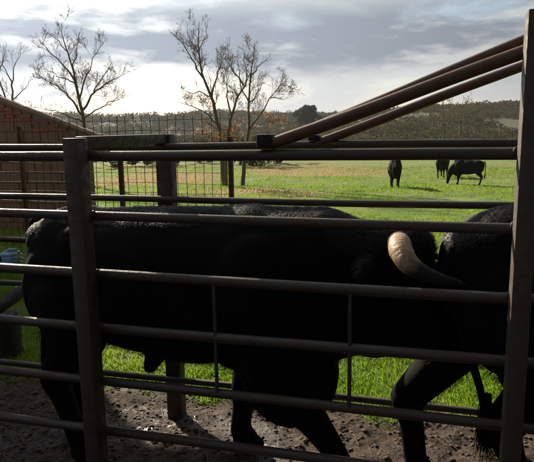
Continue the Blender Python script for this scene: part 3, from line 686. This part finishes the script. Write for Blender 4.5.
# ------------------------------------------------------------------ barn added out of view at left to shade the tail of the race
BX0, BX1, BY0, BY1, BZ = -13.0, -6.35, 0.6, 4.7, 3.25
shade_barn = empty('shade_barn', (-9.7, 2.6, 0)); boff = Vector((-9.7, 2.6, 0)); tag(shade_barn, 'plain rendered building with shallow tiled roof, added unseen at left for its shade', 'shade_barn')
M_RENDER = masonry('grey_render', (0.22, 0.20, 0.18), (0.30, 0.28, 0.25), 9)
for lo, hi in (((BX0, BY0, -.2), (BX1, BY0+.25, BZ)), ((BX0, BY1-.25, -.2), (BX1, BY1, BZ)), ((BX1-.25, BY0+.252, -.2), (BX1-.002, BY1-.252, BZ)), ((BX0+.002, BY0+.252, -.2), (BX0+.25, BY1-.252, BZ))):
    bm = bmesh.new(); box(bm, lo, hi); part('wall', bm, M_RENDER, shade_barn, boff, 30)
bm = bmesh.new(); ym = (BY0+BY1)/2
for (ya, yb) in ((BY0-.25, ym), (BY1+.25, ym)):
    q = [(BX0-.2, ya, BZ+.002), (BX1+.2, ya, BZ+.002), (BX1+.2, yb, BZ+.62), (BX0-.2, yb, BZ+.62)]; lo = [bm.verts.new(v) for v in q]; hi = [bm.verts.new((v[0], v[1], v[2]+.10)) for v in q]
    bm.faces.new(lo[::-1]); bm.faces.new(hi)
    for i in range(4): bm.faces.new((lo[i], lo[(i+1) % 4], hi[(i+1) % 4], hi[i]))
part('roof', bm, M_TILE, shade_barn, boff, 30)
bm = bmesh.new()
g = [bm.verts.new(v) for v in ((BX1-.06, BY0+.02, BZ), (BX1-.06, BY1-.02, BZ), (BX1-.06, ym, BZ+.60))]; g2 = [bm.verts.new((v.co.x-.15, v.co.y, v.co.z)) for v in g]; bm.faces.new(g); bm.faces.new(g2[::-1])
for i in range(3): bm.faces.new((g[i], g[(i+1) % 3], g2[(i+1) % 3], g2[i]))
part('gable', bm, M_RENDER, shade_barn, boff, 30)
bm = bmesh.new(); box(bm, (BX1+.002, 1.9, -.05), (BX1+.06, 3.5, 2.3), bev=.006); dr = part('door', bm, M_WOOD, shade_barn, boff, 30)
bm = bmesh.new(); box(bm, (BX1+.062, 3.3, 1.0), (BX1+.10, 3.36, 1.2), bev=.006); part('handle', bm, M_BLACK, dr, boff, 30)

# ------------------------------------------------------------------ trees
class Wood:
    def __init__(s): s.V = []; s.F = []; s.n = 0; s.tips = []
    def tube(s, pts, r0, r1, sides):
        P = np.array([p[:] for p in pts]); k = len(P); d = np.gradient(P, axis=0); d /= np.linalg.norm(d, axis=1)[:, None]+1e-9
        ref = np.array([.3, .9, .2]); u = np.cross(d, ref); u /= np.linalg.norm(u, axis=1)[:, None]+1e-9; v = np.cross(d, u)
        r = np.linspace(r0, r1, k)[:, None, None]; a = np.linspace(0, 2*np.pi, sides, endpoint=False)
        ring = P[:, None]+(u[:, None]*np.cos(a)[None, :, None]+v[:, None]*np.sin(a)[None, :, None])*r
        s.V.append(ring.reshape(-1, 3)); i = np.arange(k*sides).reshape(k, sides)+s.n
        s.F.append(np.stack([i[:-1], np.roll(i[:-1], -1, 1), np.roll(i[1:], -1, 1), i[1:]], -1).reshape(-1, 4)); s.n += k*sides
    def mesh(s, name): return np_mesh(name, np.concatenate(s.V), np.concatenate(s.F))
def resample(pts, n, rr, wob):
    P = [Vector(p) for p in pts]; L = [0]
    for a, b in zip(P, P[1:]): L.append(L[-1]+(b-a).length)
    o = []
    for i in range(n+1):
        t = L[-1]*i/n; j = max(k for k in range(len(L)) if L[k] <= t+1e-9); j = min(j, len(P)-2)
        q = P[j].lerp(P[j+1], (t-L[j])/max(L[j+1]-L[j], 1e-6))
        if 0 < i < n: q = q+Vector((rr.gauss(0, wob), rr.gauss(0, wob), rr.gauss(0, wob*.6)))
        o.append(q)
    return o, L[-1]
def grow_twigs(W, rr, pts, length, r0, r1, level, maxl, dens, tmin=.3, up=.35, sides=4, rmin=.0055):
    k = len(pts); cnt = max(2, int(dens*length))
    if level == maxl: cnt = max(2, int(cnt*1.2))
    for _ in range(cnt):
        t = tmin+(1-tmin)*rr.random()**.8; i = min(int(t*(k-1)), k-2); p = pts[i].lerp(pts[i+1], t*(k-1)-i); d = (pts[i+1]-pts[i]).normalized()
        side = Vector((rr.gauss(0, 1), rr.gauss(0, 1), rr.gauss(0, 1))); side = (side-d*side.dot(d)).normalized()
        nd = (d*rr.uniform(.35, .9)+side*rr.uniform(.5, 1.0)+Vector((0, 0, up))).normalized()
        ln = length*(1.05-.5*t)*rr.uniform(.30, .62); rb = max((r0+(r1-r0)*t)*.5, rmin)
        q = [p]; n = 4 if level < maxl else 3
        for j in range(n):
            nd = (nd+Vector((rr.gauss(0, .22), rr.gauss(0, .22), rr.gauss(0, .18)+.06))).normalized(); q.append(q[-1]+nd*ln/n)
        W.tube(q, rb, max(rb*.4, rmin*.65), sides if level < 2 else 3); W.tips.append(q[-1])
        if level < maxl and ln > .18: grow_twigs(W, rr, q, ln, rb, rb*.35, level+1, maxl, dens*1.7, .15, up*.8, 4, rmin)
def bare_tree(name, base, limbs, label, seed, dens=6.2, maxl=3, leaves=0, group='bare trees beyond the pens', leaf_low=None, spread=.5, rmin=.0055):
    """limbs: list of (points, r0, r1); a point is (to the right, up) in metres of the tree's own upright plane, depth is grown at random"""
    rr = random.Random(seed); x0, y0 = base; z0 = float(height(x0, y0, False))-.15
    root = empty(name, (x0, y0, z0)); tag(root, label, 'tree', group)
    RX = Vector((math.cos(YAW), math.sin(YAW), 0)); FY = Vector((-math.sin(YAW), math.cos(YAW), 0))
    TR, TW = Wood(), Wood()
    depth = {}
    for li, (pts, r0, r1) in enumerate(limbs):
        dv = rr.uniform(-1, 1)*spread; P = []
        for j, (a, b) in enumerate(pts):
            key = (a, b)
            if key in depth: dd = depth[key]
            else:
                prev = depth.get((pts[j-1][0], pts[j-1][1]), 0.0) if j else 0.0
                dd = prev+(dv*abs(math.hypot(a-pts[j-1][0], b-pts[j-1][1])) if j and li else 0.0); depth[key] = dd
            P.append(RX*a+FY*dd+Vector((0, 0, b)))
        q, L = resample(P, max(6, int(len(P)*2.5)), rr, .035 if li else .02)
        TR.tube(q, r0, r1, 9 if r0 > .06 else 6)
        grow_twigs(TW, rr, q, min(L, 3.2)*.85, r0*.6, r1, 1, maxl, dens, .18 if li else .42, .35, 4, rmin)
    me = TR.mesh('trunk'); me.polygons.foreach_set('use_smooth', [True]*len(me.polygons)); link('trunk', me, M_BARK, root); link('crown', TW.mesh('crown'), M_BARK, root)
    if leaves:
        tips = [p for p in TW.tips if p.z < leaf_low]; V = []
        for _ in range(leaves):
            p = rr.choice(tips)+Vector((rr.gauss(0, .08), rr.gauss(0, .08), rr.gauss(0, .08))); u = Vector((rr.gauss(0, 1), rr.gauss(0, 1), rr.gauss(0, 1))).normalized(); v = u.orthogonal().normalized(); s = rr.uniform(.03, .065)
            V += [p-u*s, p+v*s*.55, p+u*s, p-v*s*.55]
        me = np_mesh('leaves', [v[:] for v in V], np.arange(len(V)).reshape(-1, 4)); set_attr(me, 'tint', np.repeat(RNG.uniform(0, 1, leaves), 4)); o = link('leaves', me, M_OAKLEAF, root); tag(o, kind='stuff')
    return root
def at_cam(r, f):
    return (EYE.x+math.cos(YAW)*r-math.sin(YAW)*f, EYE.y+math.sin(YAW)*r+math.cos(YAW)*f)
def limbs_px(px, ox, oy, k):
    """scale sketch coordinates (pixels of a drawing, y down) to metres about the trunk foot"""
    return [([((x-ox)*k, (oy-y)*k*.975) for x, y in pts], r0*.78, max(r1*.4, .006)) for pts, r0, r1 in px]
k27 = 27/585.8
T2A = [([(226, 187), (223, 150), (221, 125), (215, 95), (207, 75), (203, 50), (205, 22)], .17, .03), ([(207, 75), (195, 55), (188, 40), (182, 27)], .06, .015), ([(221, 125), (212, 112), (198, 103), (180, 98)], .06, .014),
       ([(215, 95), (219, 75), (226, 55), (228, 42)], .065, .014), ([(215, 95), (204, 88), (194, 90), (184, 84)], .045, .012), ([(203, 50), (194, 36), (192, 24)], .035, .01), ([(203, 50), (212, 36), (214, 25)], .035, .01), ([(221, 125), (210, 120), (203, 112)], .035, .01),
       ([(226, 187), (229, 150), (230, 135), (234, 115), (241, 95), (247, 84), (250, 70)], .15, .05), ([(234, 115), (230, 98), (229, 80), (227, 60)], .06, .014), ([(247, 84), (238, 72), (234, 60), (233, 46)], .05, .012), ([(241, 95), (236, 86), (226, 82)], .035, .01)]
T2C = [([(243, 186), (247, 150), (250, 127), (251, 100), (253, 76), (256, 58), (258, 42)], .14, .025), ([(250, 127), (262, 112), (272, 96), (283, 83), (290, 86)], .065, .014), ([(272, 96), (284, 98), (290, 96)], .03, .01), ([(253, 76), (262, 64), (273, 56)], .045, .012),
       ([(251, 100), (244, 86), (242, 70), (240, 56)], .05, .012), ([(253, 76), (248, 60), (247, 46)], .035, .01), ([(250, 127), (260, 122), (272, 118), (282, 118)], .035, .01), ([(251, 100), (262, 90), (266, 76)], .04, .01)]
T1 = [([(91, 187), (89, 135), (88, 112), (84, 80), (78, 50), (73, 36), (74, 22)], .17, .02), ([(87, 108), (98, 88), (112, 78), (131, 68)], .075, .014), ([(86, 95), (92, 70), (100, 52), (106, 38)], .055, .012), ([(88, 112), (75, 95), (60, 82), (45, 74), (34, 66)], .075, .013),
      ([(84, 80), (70, 60), (57, 46), (46, 36)], .06, .012), ([(88, 115), (104, 104), (118, 96), (129, 92)], .055, .012), ([(81, 65), (90, 45), (93, 34)], .04, .01), ([(88, 118), (74, 112), (60, 106), (44, 104)], .05, .012), ([(84, 80), (68, 74), (52, 66)], .045, .012), ([(78, 50), (66, 36), (58, 30)], .035, .01), ([(98, 88), (110, 68), (116, 58)], .04, .01)]
T0 = [([(19, 187), (18, 120), (14, 100), (8, 76), (2, 50)], .13, .02), ([(18, 120), (23, 100), (25, 85), (31, 68), (38, 56)], .09, .014), ([(14, 100), (2, 88), (-10, 76)], .05, .012), ([(8, 76), (14, 60), (13, 46)], .04, .01), ([(25, 85), (20, 68), (21, 54)], .04, .01), ([(23, 100), (34, 90), (44, 80)], .04, .01), ([(14, 100), (4, 100), (-8, 96)], .04, .01)]
def put_tree(name, foot_px, f, limbs, label, seed, **kw):
    r = (foot_px[0]-267)/585.8*f; ox, oy = foot_px; return bare_tree(name, at_cam(r, f), limbs_px(limbs, ox, oy, f/585.8), label, seed, **kw)
put_tree('bare_tree', (226, 187), 27.0, T2A, 'bare forked oak with a few orange leaves, left of the pair', 3, leaves=420, leaf_low=4.2)
put_tree('bare_tree', (243, 186), 27.6, T2C, 'bare oak with a long low limb to the right, right of the pair', 5, leaves=140, leaf_low=3.6)
put_tree('bare_tree', (91, 187), 27.0, T1, 'lone wide bare tree behind the end of the shed roof', 8)
put_tree('bare_tree', (19, 187), 30.0, T0, 'smaller bare tree rising over the shed roof at far left', 12, dens=4.0)
T3 = [([(443, 154), (443, 122), (441, 104), (439, 94)], .16, .03), ([(443, 122), (434, 110), (428, 102)], .07, .02), ([(443, 122), (449, 108), (451, 96)], .07, .02)]
T4 = [([(458, 154), (459, 120), (460, 104), (461, 92)], .18, .03), ([(459, 120), (466, 106), (472, 97)], .08, .02), ([(459, 120), (453, 106), (451, 98)], .07, .02), ([(460, 104), (466, 96), (468, 90)], .05, .02)]
put_tree('bare_tree', (443, 154), 78.0, T3, 'slim bare tree at the foot of the scrubby hill, left of two', 21, dens=2.8, maxl=3, rmin=.022, group='bare trees below the hill')
put_tree('bare_tree', (458, 154), 80.0, T4, 'taller bare tree at the foot of the scrubby hill, right of two', 22, dens=2.8, maxl=3, rmin=.022, group='bare trees below the hill')

# ------------------------------------------------------------------ leaf masses: shrubs, skyline tree, hillside scrub, far wood
def leaf_cloud(centres, radii, n_each, size, rng, flat=.8):
    """small quads spread through lumpy ellipsoids; one row of centres per lump"""
    C = np.repeat(np.asarray(centres), n_each, 0); Rr = np.repeat(np.asarray(radii), n_each, 0); n = len(C)
    u = rng.normal(0, 1, (n, 3)); u /= np.linalg.norm(u, axis=1)[:, None]; rad = rng.uniform(.35, 1.0, n)[:, None]**.6
    P = C+u*rad*Rr*np.array([1, 1, flat]); a = rng.normal(0, 1, (n, 3)); a /= np.linalg.norm(a, axis=1)[:, None]; b = np.cross(a, rng.normal(0, 1, (n, 3))); b /= np.linalg.norm(b, axis=1)[:, None]
    s = (size*rng.uniform(.5, 1.3, n))[:, None] if np.isscalar(size) else (np.repeat(size, n_each)*rng.uniform(.5, 1.3, n))[:, None]
    V = np.stack([P-a*s, P+b*s*.6, P+a*s, P-b*s*.6], 1).reshape(-1, 3); me = np_mesh('leaf_cloud', V, np.arange(4*n).reshape(-1, 4)); set_attr(me, 'tint', np.repeat(rng.uniform(0, 1, n), 4)); return me
def leafy_bush(name, px, f, wid, hgt, mt, label, seed, cat='bush', n=26, each=90, size=.10, group=None, trunk=False, lift=0.0):
    rng = np.random.default_rng(seed); x, y = at_cam((px-267)/585.8*f, f); z = float(height(x, y, False))
    root = empty(name, (x, y, z)); tag(root, label, cat, group)
    c = np.stack([rng.normal(0, .30, n)*wid, rng.normal(0, .30, n)*wid, np.abs(rng.uniform(.12, .88, n))*(hgt-lift)+lift], -1)
    env = np.sqrt(np.maximum(1-((c[:, 2]-lift)/(hgt-lift)-.35)**2/.55, .08)); c[:, :2] *= env[:, None]
    r = np.full((n, 1), .20*min(wid, hgt))*rng.uniform(.6, 1.2, (n, 1))
    link('crown', leaf_cloud(c, r, each, size, rng), mt, root)
    W = Wood(); rr = random.Random(seed)
    for i in range(n//2):
        e = Vector(c[i]); b0 = Vector((rr.uniform(-.06, .06)*wid, rr.uniform(-.06, .06)*wid, -.1)); W.tube([b0, b0.lerp(e, .4)+Vector((0, 0, .12*hgt)), e], .012*hgt+.01, .008, 5)
    if trunk: W.tube([Vector((0, 0, -.2)), Vector((.05, 0, lift*.6)), Vector((0, 0, lift+.3*hgt))], .05*hgt, .03*hgt, 8)
    link('trunk' if trunk else 'stems', W.mesh('stems'), M_BARK, root); return root
leafy_bush('evergreen_tree', 309, 225, 7.0, 8.2, M_EVERG, 'dark round evergreen tree alone on the skyline', 31, 'tree', 60, 150, .34, None, True, 1.4)
SH = [(262, 46, 3.6, 2.6, 'brown twiggy bush beside the foot of the paired oaks'), (278, 52, 3.8, 2.3, 'low brown bush right of the oaks below the slanting pipes'), (243, 50, 3.2, 2.3, 'brown bush half hidden behind the paired oak trunks'),
      (200, 55, 4.0, 2.2, 'dull bush behind the wire mesh left of the oaks'), (160, 50, 4.4, 2.1, 'wide low bush behind the mesh near the crossbeam'), (118, 48, 3.8, 2.1, 'brown bush behind the mesh beside the lone tree'),
      (318, 66, 5.0, 2.2, 'low scrub bush under the slanting pipe'), (360, 74, 5.2, 2.5, 'scrub bush under the middle of the slanting pipes'), (405, 82, 6.0, 2.6, 'scrub bush at the field edge left of the slim bare trees'),
      (484, 70, 5.6, 2.3, 'dark wide bush at the field edge near the tall right post'), (430, 90, 6.0, 2.4, 'scrub bush behind the slim bare trees'), (508, 84, 5.0, 2.2, 'small bush at the field edge beside the tall right post')]
for i, (px, f, wd, hg, lb) in enumerate(SH):
    leafy_bush('bush', px, f, wd, hg, M_SHRUB if i % 3 != 2 else M_EVERG, lb, 50+i, n=24, each=80, size=.11, group='bushes along the field edge')
rng = np.random.default_rng(77)
def mass(n, f0, f1, r0, r1, size, each, mt, name, label, seed, test=None, k=1.0):
    rng = np.random.default_rng(seed); f = np.sqrt(rng.uniform(f0*f0, f1*f1, n)); q = rng.uniform(r0, r1, n); r = q*f
    x = EYE.x+math.cos(YAW)*r-math.sin(YAW)*f; y = EYE.y+math.sin(YAW)*r+math.cos(YAW)*f
    if test is not None: kk = test(x, y, q, f); x, y, f = x[kk], y[kk], f[kk]
    n = len(x); z = height(x, y, False); s = rng.uniform(.5, 1.5, n)**1.4*k
    me = leaf_cloud(np.stack([x, y, z+s*.45], -1), np.stack([s*1.25, s*1.25, s*.95], -1), each, size*s, rng); o = link(name, me, mt); tag(o, label, 'scrub' if 'scrub' in name else 'wood', kind='stuff')
mass(6200, 98, 330, -.28, .60, .20, 70, M_SCRUB, 'hillside_scrub', 'patchy scrub scattered over the far hillside', 5, lambda x, y, q, f: fbm(x, y, .028, 3, 12) > -.22, 1.15)
mass(2600, 75, 240, -.62, -.05, .26, 46, M_SCRUB, 'valley_scrub', 'dull scrub in the dip behind the mesh fence', 6, lambda x, y, q, f: fbm(x, y, .03, 3, 13) > .05, 1.2)
mass(4200, 330, 560, -.62, .62, .19, 80, M_WOODLAND, 'far_wood', 'dark wooded ridge along the skyline', 7, lambda x, y, q, f: fbm(x, y, .012, 3, 14) > -.25, 2.3)

# ------------------------------------------------------------------ thin winter air between here and the hills
bm = bmesh.new(); box(bm, (-1000, -100, float(GZ.min())-1.0), (1000, 1600, max(float(GZ.max()), 22.0)+14.0))
hz = bpy.data.materials.new('thin_haze'); hz.use_nodes = True; t = NT(hz.node_tree); t.n.clear(); ho = t.new('ShaderNodeOutputMaterial'); pv = t.new('ShaderNodeVolumePrincipled')
pv.inputs['Color'].default_value = (0.90, 0.94, 1.0, 1); pv.inputs['Density'].default_value = 0.00015; pv.inputs['Anisotropy'].default_value = 0.35
t.l.new(pv.outputs[0], ho.inputs['Volume'])
haze = link('haze', bm_mesh(bm, 'haze'), hz); tag(haze, 'thin pale haze over the far hills', 'haze', kind='stuff')
